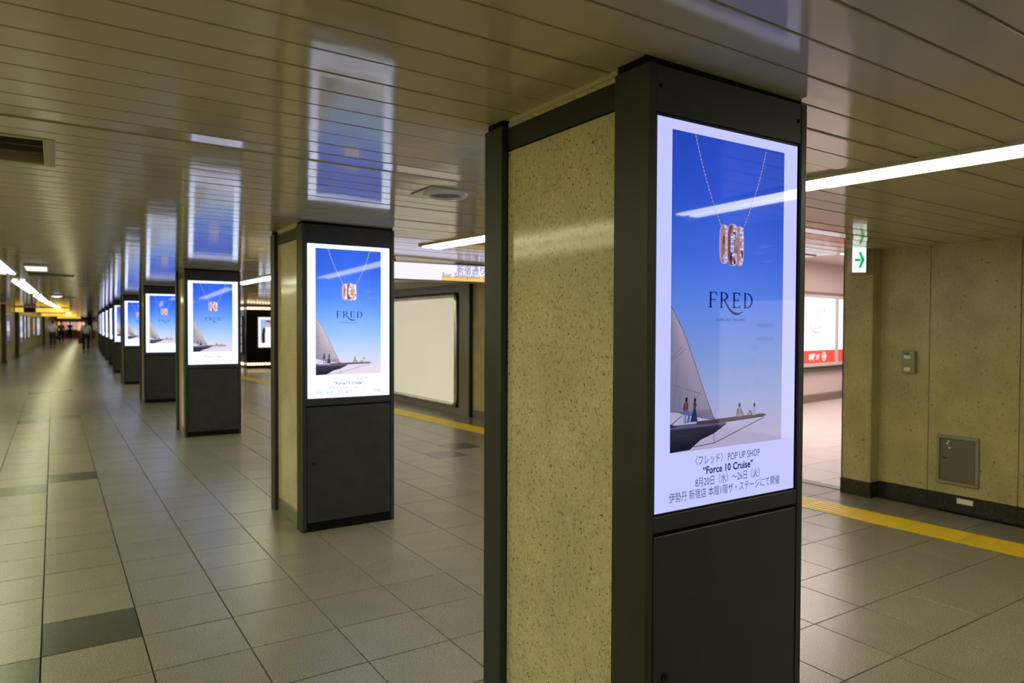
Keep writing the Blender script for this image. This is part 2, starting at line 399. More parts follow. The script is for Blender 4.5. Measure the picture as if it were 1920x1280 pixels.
# soft pinkish area lights added to brighten the passage, no real fitting
for (x, y, e, s) in ((9.6, 7.2, 260, 2.6), (14.5, 7.0, 200, 2.6)):
    ld = bpy.data.lights.new('passage_fill', 'AREA'); ld.energy = e*.6; ld.size = s; ld.color = (1,.82,.78)
    lo = bpy.data.objects.new('passage_fill', ld); COL.objects.link(lo); lo.location = (x, y, 2.93)

# ---- left wall, following the bend, and behind the camera
wl = struct(MB().box(XL-.3, XL-.03, -9, 26, 0, 2.7).build('wall_left', M_GROUT))
Y = -9.0; segs = []
while Y < 118:
    a, b = Y, Y+1.25; xa = XL+bend(a); xb = XL+bend(b); Y = b
    mb = MB()
    q = lambda x, y, z: (x, y, z)
    g = .003
    for z0, z1, mt, nm in ((.15, 2.5, M_WALL, 'stone_panel'), (0, .147, M_SKIRT, 'skirting_panel')):
        m2 = MB(); pts = [(xa-.04, a+g), (xa, a+g), (xb, b-g), (xb-.04, b-g)]
        for z in (z0, z1): m2.v += [(x, y, z) for x, y in pts]
        for f in ((0,1,5,4), (1,2,6,5), (2,3,7,6), (3,0,4,7), (3,2,1,0), (4,5,6,7)): m2.f.append(f); m2.c.append(None)
        m2.build(nm, mt, wl)
struct(MB().box(-3, 8, -9.3, -9, 0, 2.7).build('wall_back', M_WALL))
we = struct(MB().box(-4+2.9, 10, 118, 118.3, 0, 2.7).build('wall_end', M_WALL))
struct(MB().box(3.9, 4.6, 62.5, 118, 0, 2.5).build('wall_right_end', M_WALL))
struct(MB().box(6.9, 7.2, 28.5, 62.5, 0, 2.6).build('wall_right_distant', M_WALL))

# brown posts and posters on the far left wall
def lw(y): return XL+bend(y)
M_BROWN = mat('brown_post', (.07,.045,.02), .4)
for y, s in ((36.0, 'nearest'), (42.6, 'middle'), (68.7, 'farthest')):
    r = empty('wall_post', (lw(y)+.06, y, 0), 0, 'dark brown post on the far left wall, %s of the three in view' % s, 'post', 'brown posts on the left wall')
    MB().box(-.07, .09, -.22, .22, 0, 2.44, .01).build('post_shaft', M_BROWN, r); MB().box(-.075, .12, -.26, .26, 0, .12, .01).build('post_base', M_BROWN, r)
def poster(y0, y1, z0, z1, cols, label, lit=True, grp='posters on the far left wall'):
    ym = (y0+y1)/2
    r = empty('wall_poster', (lw(ym)+.005, ym, z0), -math.atan(.032), label, 'poster', grp); h = (y1-y0)/2; H = z1-z0
    fr = MB(); fr.box(0, .06, -h, h, 0, .04, .004); fr.box(0, .06, -h, h, H-.04, H, .004); fr.box(0, .06, -h, -h+.04, .04, H-.04, .004); fr.box(0, .06, h-.04, h, .04, H-.04, .004)
    fr.build('frame', M_BRONZE, r)
    p = MB(); n = len(cols)
    for k, c in enumerate(cols):
        za = .04+(H-.08)*k/n; zb = .04+(H-.08)*(k+1)/n
        p.face([(.04,-h+.04,za),(.04,h-.04,za),(.04,h-.04,zb),(.04,-h+.04,zb)], c)
    p.build('poster_sheet', M_PRINT if lit else M_PAPER, r)
lav = (.42,.40,.60); wh = (.62,.60,.70); dk = (.12,.10,.22); gr = (.3,.3,.22)
poster(37.3, 39.0, .85, 2.0, [dk, gr, wh, lav, dk], 'lavender and grey poster nearest on the far left wall')
poster(44.5, 46.6, .6, 2.1, [dk, wh, lav, wh, lav], 'tall white and violet poster just past the middle brown post')
poster(47.6, 48.9, .8, 2.1, [lav, wh, (.35,.45,.7), wh], 'narrow pale blue poster beside the tall violet one')
poster(50.0, 52.6, .8, 2.1, [gr, (.35,.36,.3), gr], 'dull grey-green poster on the far left wall')
poster(55.0, 57.4, .9, 2.0, [gr, (.75,.2,.1), gr], 'poster with a small red patch on the far left wall')
poster(59.5, 63.5, .8, 2.1, [lav, wh, (.4,.5,.6)], 'pale violet poster before the farthest brown post')
# small items leaning at the foot of the wall
sb = empty('wall_notice', (lw(44)+.03, 44.2, .1), 0, 'red and white notice low on the far left wall beneath the tall poster', 'notice')
MB().box(0, .03, -.5, .5, 0, .9, .004).build('notice_board', M_WHITEP, sb); MB().box(.03, .034, -.35, .45, .45, .9).build('red_patch', mat('red_paint', (.45,.05,.03), .5), sb)

# ================================================================== CEILING LAMPS
def lamp_proto(tube, name, L_=1.25, W=.24):
    r = empty(name)
    h = L_/2
    fr = MB().box(-W/2-.018, -W/2, -h, h, -.012, .01, .002); fr.box(W/2, W/2+.018, -h, h, -.012, .01, .002); fr.build('lamp_frame', M_HOUS, r)
    MB().box(-W/2, W/2, -h, h, -.002, .01).build('reflector', M_HOUS, r)
    for s in (-1, 1): MB().box(s*W/4-.040, s*W/4+.040, -h+.008, h-.008, -.017, -.001, .006).build('lamp_tube', tube, r)
    return r
def place_row(proto, y0, y1, xf, lab, group, used):
    n = max(1, round((y1-y0)/1.25)); L_ = (y1-y0)/n
    for k in range(n):
        y = y0+(k+.5)*L_; o = proto if not used[0] else copy_tree(proto); used[0] = True
        x = xf(y); o.location = (x, y, cz(x-bend(y))-.0045); sl = math.atan((xf(y+.5)-xf(y-.5))); o.rotation_euler = (0, .0145, -sl); o.scale = (1, L_/1.25, 1)
        pos = 'first' if k == 0 else ('last' if k == n-1 else '%s from the near end' % ['','second','third','fourth','fifth','sixth','seventh','eighth','ninth','tenth','eleventh','twelfth','thirteenth','fourteenth','fifteenth','sixteenth'][k])
        tag(o, lab % pos, 'ceiling lamp', group)
pR = lamp_proto(M_TUBER, 'ceiling_lamp'); pL = lamp_proto(M_TUBEL, 'ceiling_lamp')
xr_ = lambda y: 3.49-.08*(y-2)
uR = [False]; uL = [False]
place_row(pR, -.35, 6.35, xr_, 'white fluorescent ceiling lamp of the near right run, %s', 'right ceiling lamps', uR)
place_row(pR, 8.7, 14.1, lambda y: 2.98-.02*(y-13), 'white ceiling lamp of the run beyond the white sign, %s', 'right ceiling lamps', uR)
place_row(pR, 16.4, 22.0, lambda y: 3.1, 'white ceiling lamp of the third right run, %s', 'right ceiling lamps', uR)
place_row(pR, 24.5, 30.0, lambda y: 3.1+bend(y), 'white ceiling lamp of the fourth right run, %s', 'right ceiling lamps', uR)
for a, b, nm in ((33, 38.5, 'fifth'), (42, 47.5, 'sixth'), (51, 56.5, 'seventh')): place_row(pR, a, b, lambda y: 3.1+bend(y), 'white ceiling lamp of the '+nm+' right run, %s', 'right ceiling lamps', uR)
place_row(pR, -7.5, -3.0, lambda y: 3.8, 'white ceiling lamp of the right run behind viewpoint, %s', 'right ceiling lamps', uR)
xl_ = lambda y: -.70+.0225*(y-11)+max(0, .016*(y-31))
place_row(pL, -6, -.5, lambda y: -.85, 'yellowish ceiling lamp of the left run behind viewpoint, %s', 'left ceiling lamps', uL)
for a, b, nm in ((-6, 4, 'near'), (4.4, 14.4, 'middle'), (16.8, 24.5, 'far')): place_row(pL, a, b, lambda y: -1.5, 'added unseen outer left lamp of the '+nm+' run, %s', 'left ceiling lamps', uL)  # extra row added out of view to lift the light on the pillar stone
for i, (a, b) in enumerate(((1.6, 14.3), (16.8, 22.7), (24.9, 31.0), (32.4, 38.0), (40.2, 46), (48.4, 54), (56.6, 62), (65, 71), (74, 80), (84, 90))):
    place_row(pL, a, b, xl_, 'yellowish ceiling lamp of the %s left run, ' % ['nearest','second','third','fourth','fifth','sixth','seventh','eighth','ninth','last'][i]+'%s', 'left ceiling lamps', uL)
# bright white box fittings on the left ceiling
for x, y, s, lab in ((-.205, 12.45, .125, 'small white lit ceiling fitting near the left lamps, the nearer of two'), (.08, 24.3, .125, 'small white lit ceiling fitting, the farther of two')):
    r = empty('ceiling_fitting', (x, y, cz(x)), 0, lab, 'ceiling light', 'white lit ceiling fittings')
    MB().box(-.15, .15, -.5, .5, -.03, -.003, .004).build('fitting_frame', M_HOUS, r); MB().box(-.13, .13, -.47, .47, -.034, -.028, .003).build('fitting_lens', M_EMW, r)
    MB().cyl((0,0,-.034), (0,0,-.06), .07, 16).build('fitting_cap', M_EMW, r)

# air vents
v = empty('ceiling_vent', (-.61, 4.155, cz(-.6)), 0, 'rectangular recessed ceiling vent with metal rim at the left edge', 'vent')
fr = MB(); fr.box(.575, .625, -.32, .33, -.012, .075, .003); fr.box(-.66, -.61, -.32, .33, -.012, .075, .003); fr.box(-.61, .575, .28, .33, -.012, .075, .003); fr.box(-.61, .575, -.32, -.285, -.012, .075, .003)
fr.build('vent_rim', mat('vent_rim_metal', (.42,.38,.24), .35, .3), v)
MB().box(-.61, .575, -.285, .28, .07, .075).build('vent_back', M_VOID, v)
for k in range(3): MB().box(-.6, .57, -.16+k*.16, -.148+k*.16, .02, .062, .002).build('louvre', mat('louvre_metal', (.10,.085,.05), .5), v)
v = empty('round_vent', (2.005, 3.845, cz(2.0)), 0, 'square ceiling plate with a round white air diffuser between the pillars', 'vent')
MB().box(-.165, .165, -.15, .15, -.006, .0, .002).build('vent_plate', mat('vent_plate_enamel', (.55,.50,.36), .25), v)
rg = MB(); n = 40
for k in range(n):
    a0, a1 = 2*math.pi*k/n, 2*math.pi*(k+1)/n
    pr = ((.135,-.006),(.13,-.022),(.108,-.024),(.10,-.010))
    for (r0, z0), (r1, z1) in zip(pr, pr[1:]): rg.face([(r0*math.cos(a0), r0*math.sin(a0), z0), (r0*math.cos(a1), r0*math.sin(a1), z0), (r1*math.cos(a1), r1*math.sin(a1), z1), (r1*math.cos(a0), r1*math.sin(a0), z1)])
rg.build('vent_ring', mat('white_enamel', (.75,.75,.70), .3), v, True)
MB().cyl((0,0,-.011), (0,0,-.0105), .10, 32).build('vent_cone', mat('vent_dark', (.16,.13,.10), .5), v)
for sx in (-1, 1):
    for sy in (-1, 1): MB().cyl((sx*.148, sy*.133, -.006), (sx*.148, sy*.133, -.009), .006, 8).build('screw', M_STEEL, v)
for x, y in ((-.02, 14.3), (.25, 25.6)):
    r = empty('slot_vent', (x, y, cz(x)), 0, 'dark slot vent in the ceiling beyond the %s white fitting' % ('nearer' if y < 20 else 'farther'), 'vent', 'dark slot vents')
    MB().box(-.33, .33, -.30, .30, -.006, 0, .002).build('vent_plate', M_DK, r); MB().box(-.35, -.33, -.32, .32, -.01, 0, .001).build('vent_edge', M_HOUS, r)

# ================================================================== PILLARS
PIL = [(1.872,1.555),(1.995,5.47),(1.96,11.05),(1.94,16.35),(1.955,21.72),(2.05,27.02),(2.235,32.62),(2.35,37.34),(2.50,43.08),(2.68,48.6),(2.87,54.2),(3.10,59.9)]
ORD = ['nearest','second','third','fourth','fifth','sixth','seventh','eighth','ninth','tenth','eleventh','farthest']
def make_pillar():
    r = empty('stone_pillar')
    MB().box(-.335, .335, .17, .81, 0, 2.436).build('core', M_GROUT, r)
    for s in (-1, 1):
        MB().box(*sorted((s*.352, s*.335)), .158, .825, .115, 2.312, .003).build('stone_panel', M_STONE, r)
        MB().box(*sorted((s*.356, s*.335)), .158, .825, 0, .112, .003).build('skirting_panel', M_SKIRT, r)
        MB().box(*sorted((s*.360, s*.335)), .158, .825, 2.314, 2.400, .002).build('dark_band', M_BLACK, r)
        MB().box(*sorted((s*.352, s*.335)), .158, .825, 2.402, 2.424, .001).build('stone_strip', M_STONE, r)
        MB().box(*sorted((s*.362, s*.340)), .165, .80, 2.418, 2.436, .002).build('ceiling_trim', M_CEIL, r)
    return r
def make_cabinet():
    """dark cabinet that carries the display: front at y=0, back against the stone"""
    r = empty('display_cabinet')
    W = .382
    MB().box(-W+.02, W-.02, .035, .155, .02, 2.39).build('carcass', M_BLACK2, r)
    for s in (-1, 1):
        mb = MB().box(*sorted((s*W, s*(W-.030))), 0, .156, 0, 2.408, .002); mb.build('side_panel', M_CAB, r)
    h = MB().box(-W+.031, W-.031, .002, .04, 2.268, 2.406, .0015).build('header_panel', M_CAB, r)
    for s in (-1, 1): MB().cyl((s*.335, .0025, 2.345), (s*.335, -.001, 2.345), .006, 10).build('bolt', M_BLACK2, h)
    MB().box(-W+.008, W-.008, .018, .15, 2.406, 2.436).build('top_cap', M_BLACK2, r)
    MB().box(-W+.031, W-.031, .002, .04, .990, 1.040, .0015).build('rail', M_CAB, r)
    d = MB().box(-W+.036, W-.034, .002, .035, .072, .978, .0025).build('door', M_CAB, r)
    lk = MB().cyl((-.297, .003, .535), (-.297, -.004, .535), .015, 16); lk.cyl((-.297, -.003, .535), (-.297, -.006, .535), .008, 12); lk.build('lock', M_BLACK, d, False)
    MB().cyl((.30, .003, .20), (.30, .0005, .20), .010, 12).build('lock_cover', M_CAB, d)
    MB().box(-W+.031, W-.031, .012, .05, 0, .066).build('plinth', M_BLACK2, r)
    return r
SW, SH, SZ = .68, 1.21, 1.047     # screen
def art_parts(WH):
    """flat print of the advert, u to the right and v down in metres on the glass"""
    X0 = -SW/2
    def P(u, v, d): return (X0+u, .008-d, SZ+SH-v)
    out = []
    def lerp(a, b, t): return tuple(a[i]*(1-t)+b[i]*t for i in range(3))
    g = MB(); g.face([P(0,SH,0), P(SW,SH,0), P(SW,0,0), P(0,0,0)], WH); out.append(('white_margin', g))
    # sky gradient
    pl, pr_, pt_, pb = .063, .607, .032, 1.030
    stops = [(0, (.032,.125,.78)), (.18, (.045,.16,.90)), (.38, (.10,.28,1.05)), (.52, (.19,.42,1.15)), (.68, (.36,.58,1.02)), (.80, (.55,.70,.98)), (.90, (.74,.74,.93)), (1, (.88,.76,.84))]
    def sky(t):
        for (a, ca), (b, cb) in zip(stops, stops[1:]):
            if t <= b: return lerp(ca, cb, (t-a)/(b-a))
        return stops[-1][1]
    g = MB(); n = 40
    def v_at(t): return pt_+(pb-pt_)*t
    for k in range(n):
        t0, t1 = k/n, (k+1)/n
        for a, b, s0, s1 in ((0, .5, .90, 1.1), (.5, 1, 1.1, .93)):
            ua = pl+(pr_-pl)*a; ub = pl+(pr_-pl)*b
            c = lambda t, s: tuple(x*(1+(s-1)*(1-t)) for x in sky(t))
            g.face([P(ua,v_at(t1),.0004), P(ub,v_at(t1),.0004), P(ub,v_at(t0),.0004), P(ua,v_at(t0),.0004)], [c(t1,s0), c(t1,s1), c(t0,s1), c(t0,s0)])
    # wisps of cloud
    for cu, cv, w_, h_, a_ in ((.50,.36,.16,.008,.25), (.47,.385,.12,.006,.3), (.52,.41,.14,.007,.2), (.14,.30,.08,.006,.0)):
        base = sky((cv-pt_)/(pb-pt_)); col = lerp(base, (.5,.6,1.05), .28)
        g.face([P(cu-w_/2,cv+.004,.0005), P(cu,cv+h_,.0005), P(min(pr_-.002,cu+w_/2),cv-.006,.0005), P(cu,cv-h_*.4,.0005)], [base, col, base, col])
    out.append(('sky_picture', g))
    # sail
    g = MB(); A = (pl, .574)
    sc_ = [(.30,.28,.34), (.52,.46,.53), (.36,.33,.42), (.22,.20,.27)]
    luff = [(0, (pl,.574)), (.25, (.120,.655)), (.5, (.166,.745)), (.75, (.214,.845)), (1, (.264,.940))]
    def luff_at(v):
        for (_, p), (_, q) in zip(luff, luff[1:]):
            if v <= q[1]: return p[0]+(q[0]-p[0])*(v-p[1])/(q[1]-p[1])
        return .264
    n = 18; vb = lambda u: .900+(u-pl)/(.264-pl)*.040
    for k in range(n):
        va, vb_ = .574+(.902-.574)*k/n, .574+(.902-.574)*(k+1)/n
        for j in range(5):
            def pp(j_, v): return pl+(luff_at(v)-pl)*j_/5
            def cc(j_, v):
                s = (v-.574)/.33; x = j_/5
                b = lerp((.38,.36,.45), (.66,.56,.60), min(1, x*1.2)) ; b = lerp(b, (.25,.23,.32), max(0, s-.35)*.9*(1-.5*x)); return b
            g.face([P(pp(j,vb_),vb_,.0008), P(pp(j+1,vb_),vb_,.0008), P(pp(j+1,va),va,.0008), P(pp(j,va),va,.0008)], [cc(j,vb_), cc(j+1,vb_), cc(j+1,va), cc(j,va)])
    g.face([P(pl,.902,.0008), P(luff_at(.902),.902,.0008), P(.264,.940,.0008), P(.18,.924,.0008)], [(.20,.18,.25), (.45,.36,.42), (.4,.34,.4), (.24,.22,.3)])
    def line(g, p, q, w_, col, d=.0012):
        a = Vector(p); b = Vector(q); t = (b-a).normalized(); nn = Vector((-t.y, t.x))*w_/2
        g.face([P(a.x-nn.x,a.y-nn.y,d), P(a.x+nn.x,a.y+nn.y,d), P(b.x+nn.x,b.y+nn.y,d), P(b.x-nn.x,b.y-nn.y,d)], col)
    for p, q in zip(luff, luff[1:]): line(g, p[1], q[1], .0022, (.13,.12,.17))
    for a, b in (((pl,.737),(.112,.700)), ((pl,.745),(.130,.705)), ((pl,.815),(.205,.852)), ((.200,.838),(.168,.875)), ((.085,.82),(.075,.90)), ((.110,.83),(.098,.905)), ((.14,.84),(.13,.91)), ((.17,.85),(.165,.92)), ((.09,.76),(.088,.81))): line(g, a, b, .0016, (.24,.22,.28))
    # white awning under the sail
    g.face([P(pl,.902,.0009), P(.10,.905,.0009), P(.115,.912,.0009), P(.264,.944,.0009), P(.12,.946,.0009), P(pl,.936,.0009)], (.78,.74,.85))
    out.append(('sail_picture', g))
    # hull, bowsprit, rigging
    g = MB(); hd = (.020,.022,.040)
    g.face([P(pl,.950,.0010), P(.21,.950,.0010), P(.325,.954,.0010), P(.262,.982,.0010), P(.20,.998,.0010), P(.150,1.026,.0010), P(pl,1.028,.0010)], [(.05,.05,.08), (.05,.05,.08), (.06,.055,.08), hd, hd, hd, (.012,.014,.03)])
    g.face([P(pl,.944,.0011), P(.30,.944,.0011), P(.325,.955,.0011), P(.20,.957,.0011), P(pl,.956,.0011)], (.17,.17,.25))
    g.face([P(.18,.938,.0013), P(.36,.934,.0013), P(.505,.932,.0013), P(.527,.938,.0013), P(.505,.944,.0013), P(.30,.950,.0013), P(.18,.948,.0013)], [(.16,.09,.10), (.22,.09,.09), (.20,.10,.10), (.12,.10,.10), (.13,.08,.08), (.12,.07,.08), (.10,.06,.08)])
    g.face([P(pl,.938,.0013), P(.08,.944,.0013), P(.10,.948,.0013), P(pl,.952,.0013)], (.09,.04,.06))
    for a, b in (((.512,.946),(.264,1.013)), ((.264,1.013),(.168,1.018)), ((.260,.978),(.264,1.013)), ((.264,.93),(.264,.95)), ((.07,.94),(.115,.915))): line(g, a, b, .0024, (.06,.06,.08))
    g.face([P(.09,.975,.0012), P(.15,.978,.0012), P(.145,.983,.0012), P(.095,.980,.0012)], (.06,.05,.05))
    out.append(('boat_picture', g))
    # figures
    g = MB()
    def poly(pts, col, d=.0016): g.face([P(u, v, d) for u, v in pts][::-1], col)
    def disc(u, v, ru, rv, col, d=.0018): poly([(u+ru*math.cos(2*math.pi*k/10), v+rv*math.sin(2*math.pi*k/10)) for k in range(10)], col, d)
    disc(.133,.866,.0055,.008,(.02,.012,.015)); poly([(.127,.873),(.139,.873),(.142,.884),(.139,.900),(.124,.902),(.118,.897),(.121,.882)], (.16,.055,.045)); poly([(.128,.874),(.134,.874),(.133,.90),(.128,.90)], (.30,.14,.12), .0017)
    poly([(.123,.900),(.139,.900),(.151,.915),(.148,.935),(.142,.940),(.134,.940),(.141,.918),(.133,.912),(.131,.940),(.121,.940)], (.16,.22,.50)); poly([(.124,.912),(.129,.912),(.127,.938),(.122,.938)], (.42,.50,.85), .0017)
    out.append(('standing_figure_picture', g)); g = MB()
    disc(.171,.870,.005,.0075,(.02,.015,.03)); poly([(.165,.878),(.175,.876),(.179,.885),(.174,.895),(.166,.895),(.163,.885)], (.14,.06,.06)); poly([(.166,.893),(.174,.893),(.178,.910),(.184,.938),(.150,.938),(.160,.912)], (.035,.05,.13))
    out.append(('standing_figure_picture', g)); g = MB()
    disc(.384,.898,.0055,.0075,(.08,.055,.05)); poly([(.378,.906),(.390,.906),(.397,.915),(.410,.936),(.406,.937),(.394,.924),(.395,.937),(.377,.937),(.376,.920),(.371,.937),(.367,.937),(.372,.912)], (.28,.26,.22)); poly([(.380,.907),(.389,.907),(.393,.934),(.379,.934)], (.48,.46,.38), .0017)
    out.append(('sitting_figure_picture', g)); g = MB()
    disc(.460,.901,.005,.0075,(.10,.08,.09)); poly([(.457,.908),(.464,.909),(.468,.935),(.450,.936),(.455,.922)], (.62,.56,.66)); poly([(.450,.930),(.452,.936),(.443,.933),(.437,.922),(.427,.937),(.421,.937),(.436,.916),(.442,.918)], (.28,.20,.20))
    out.append(('sitting_figure_picture', g))
    # necklace: two chains and three jewelled rings
    g = MB()
    for (a, b) in (((.164,.034),(.291,.318)), ((.508,.040),(.394,.312))):
        m_ = 74
        for k in range(m_):
            t = (k+.5)/m_; sag = -.010*math.sin(math.pi*t)*(1 if a[0] < b[0] else -1)
            u = a[0]+(b[0]-a[0])*t+sag; v_ = a[1]+(b[1]-a[1])*t; col = [(.55,.42,.52), (.85,.72,.80), (.36,.25,.33)][k % 3]
            r1 = .0030 if k % 2 else .0020; r2 = .0024
            g.face([P(u+r1*math.cos(2*math.pi*j/6), v_+r2*math.sin(2*math.pi*j/6), .0011) for j in range(6)][::-1], col)
    def ringp(cu, cv, ru, rv, thick, c1, c2, d, a0=0, a1=360):
        n = 28
        for k in range(n):
            q0, q1 = math.radians(a0+(a1-a0)*k/n), math.radians(a0+(a1-a0)*(k+1)/n); col = c1 if k % 2 else c2
            g.face([P(cu+(ru+o_)*math.cos(q), cv+(rv+o_)*math.sin(q), d) for q, o_ in ((q0,0),(q0,thick),(q1,thick),(q1,0))], col)
    def se(q, p=.62):
        c_, s_ = math.cos(q), math.sin(q); return (math.copysign(abs(c_)**p, c_), math.copysign(abs(s_)**p, s_))
    def ell(cu, cv, ru, rv, c, d): g.face([P(cu+ru*se(2*math.pi*k/28)[0], cv+rv*se(2*math.pi*k/28)[1], d) for k in range(28)], c)
    def band(cu, cv, ru, rv, wd_, c_in, c_edge, gem, d):
        ell(cu, cv, ru+wd_, rv, c_edge, d); ell(cu-wd_*.55, cv, ru, rv*.96, c_in, d+.0001)
        # front edge of the band, set with stones
        n = 17
        for row, (ku, du) in enumerate(((1.0, .0), (.35, -.001))):
            for k in range(n):
                q = math.radians(-78+156*(k+.5)/n); u = cu+du+(ru+wd_*.1)*math.cos(q)*ku; v_ = cv+rv*.95*math.sin(q); c = gem[(k+row*2) % len(gem)]
                if row and (k % 3 == 1 or ru < .0115): continue
                g.face([P(u+.0060*math.cos(2*math.pi*j/6), v_+.0046*math.sin(2*math.pi*j/6), d+.0003) for j in range(6)], c)
    rose = (.75,.36,.30); rosed = (.30,.13,.12); rosel = (1.0,.68,.66); gem = [(.80,.82,1.15), (1.3,1.3,1.6), (.55,.55,.80), (1.2,1.1,1.3)]
    band(.302, .368, .011, .064, .013, rose, rosel, gem, .0012)
    ell(.298, .385, .006, .035, (.55,.26,.18), .0015); ell(.299, .355, .005, .014, rosed, .00155); ell(.300,.41,.004,.010,(.9,.8,.85),.0016)
    band(.343, .368, .021, .069, .008, rosed, rosel, gem, .0018); band(.378, .370, .012, .066, .007, rose, rosel, gem, .0022)
    ringp(.352, .345, .014, .028, .007, (.75,.45,.38), (.85,.62,.55), .0026, 180, 360)
    for k in range(10):
        for du in (-.018, -.010): g.face([P(.352+du+.0045*math.cos(2*math.pi*j/6), .335+k*.0075+.004*math.sin(2*math.pi*j/6), .0027) for j in range(6)], gem[(k*3+int(du*1000)) % 4])
    g.face([P(.353,.342,.0028), P(.364,.375,.0028), P(.362,.395,.0028), P(.348,.395,.0028), P(.346,.375,.0028)], [(.85,.6,.5), (.5,.28,.2), (.35,.18,.14), (.6,.36,.28), (.75,.5,.4)])
    for k in range(5): line(g, (.347,.390-k*.009), (.362,.383-k*.009), .0015, (.30,.16,.12), .0029)
    g.face([P(.352,.395,.0028), P(.360,.395,.0028), P(.360,.428,.0028), P(.352,.432,.0028)], (.85,.72,.72)); ell(.350,.424,.005,.007,(.10,.06,.06),.0029)
    ell(.333,.408,.0045,.014,(.10,.06,.06),.0028); ell(.388,.395,.004,.012,(.16,.07,.05),.0028)
    out.append(('necklace_picture', g))
    # brand lettering drawn as roman capitals
    g = MB(); navy = (.006,.014,.20); zt, zb = .524, .575
    def rect(u0, u1, v0, v1): g.face([P(u0,v1,.0014), P(u1,v1,.0014), P(u1,v0,.0014), P(u0,v0,.0014)], navy)
    def serif(u, v, w_, up_): g.face([P(u-w_,v,.0014), P(u+w_,v,.0014), P(u+w_*.45,v+(-.0035 if up_ else .0035),.0014), P(u-w_*.45,v+(-.0035 if up_ else .0035),.0014)], navy)
    def stem(u): rect(u-.0040, u+.0040, zt, zb); serif(u, zb, .0095, True); serif(u-.001, zt, .0085, False)
    def arcb(cu, cv, ru, rv, a0, a1, w0, w1, n=18):
        for k in range(n):
            q0, q1 = math.radians(a0+(a1-a0)*k/n), math.radians(a0+(a1-a0)*(k+1)/n)
            wa = w0+(w1-w0)*math.sin(math.pi*k/n); wb = w0+(w1-w0)*math.sin(math.pi*(k+1)/n)
            g.face([P(cu+(ru-wa)*math.cos(q0), cv+(rv-wa*.8)*math.sin(q0), .0014), P(cu+(ru)*math.cos(q0), cv+(rv)*math.sin(q0), .0014), P(cu+(ru)*math.cos(q1), cv+(rv)*math.sin(q1), .0014), P(cu+(ru-wb)*math.cos(q1), cv+(rv-wb*.8)*math.sin(q1), .0014)], navy)
    stem(.239); rect(.239,.268,zt,zt+.0028); g.face([P(.268,zt,.0014), P(.270,zt+.012,.0014), P(.267,zt+.010,.0014), P(.262,zt+.0026,.0014)], navy); rect(.239,.262,.5475,.5503); g.face([P(.262,.544,.0014), P(.262,.554,.0014), P(.259,.550,.0014), P(.259,.548,.0014)], navy)
    stem(.291); arcb(.300, .5375, .023, .0135, -90, 90, .003, .008); rect(.291,.301,zt,zt+.0026); rect(.291,.301,.5484,.551)
    # the R's leg sweeps under the E
    leg = [(.303,.549,.0035), (.312,.558,.0045), (.322,.571,.0050), (.334,.583,.0050), (.348,.591,.0046), (.364,.5945,.0040), (.380,.593,.0030), (.396,.587,.0008)]
    for (a, b, w0), (c, d, w1) in zip(leg, leg[1:]): g.face([P(a,b-w0,.0014), P(c,d-w1,.0014), P(c,d+w1,.0014), P(a,b+w0,.0014)][::-1], navy)
    stem(.352); rect(.352,.380,zt,zt+.0028); rect(.352,.376,.5475,.5503); rect(.352,.381,zb-.0028,zb); g.face([P(.380,zt,.0014), P(.382,zt+.011,.0014), P(.379,zt+.010,.0014), P(.374,zt+.0026,.0014)], navy); g.face([P(.381,zb,.0014), P(.384,zb-.012,.0014), P(.381,zb-.010,.0014), P(.375,zb-.0026,.0014)], navy); g.face([P(.376,.544,.0014), P(.376,.554,.0014), P(.373,.550,.0014), P(.373,.548,.0014)], navy)
    stem(.407); arcb(.416, .5495, .030, .0255, -90, 90, .003, .0085); rect(.407,.417,zt,zt+.0026); rect(.407,.417,zb-.0026,zb)
    put_text(g, 'JOAILLIER SOLAIRE', .0125, lambda x, y: P(.336+x, .618-y, .0014), (.05,.09,.40), width=.142)
    out.append(('brand_lettering', g))
    g = MB(); ink = (.10,.10,.30)
    put_text(g, '〈フレッド〉 POP UP SHOP', .034, lambda x, y: P(.334+x, 1.076-y, .0014), ink, width=.315)
    put_text(g, '“Force 10 Cruise”', .034, lambda x, y: P(.334+x, 1.110-y, .0014), (.03,.03,.18), bold=.0009, width=.245)
    put_text(g, '8月20日（水）～26日（火）', .034, lambda x, y: P(.334+x, 1.146-y, .0014), ink, width=.315)
    put_text(g, '伊勢丹 新宿店 本館1階ザ・ステージにて開催', .034, lambda x, y: P(.330+x, 1.182-y, .0014), ink, width=.54)
    out.append(('caption_lettering', g))
    return out
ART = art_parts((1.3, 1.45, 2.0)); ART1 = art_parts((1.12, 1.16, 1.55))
def add_screen(cab, m, ART):
    s = MB().box(-SW/2-.010, SW/2+.010, .010, .03, SZ-.006, SZ+SH+.010, .001).build('screen', M_BLACK, cab)
    for nm, g in ART: g.build(nm, m, s)
pill = make_pillar(); cabA = make_cabinet(); cabB = copy_tree(cabA); cabC = copy_tree(cabA)
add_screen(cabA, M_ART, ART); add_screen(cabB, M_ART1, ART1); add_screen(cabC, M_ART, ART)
cab_first = {'B': cabB, 'A': cabA}; usedA = False
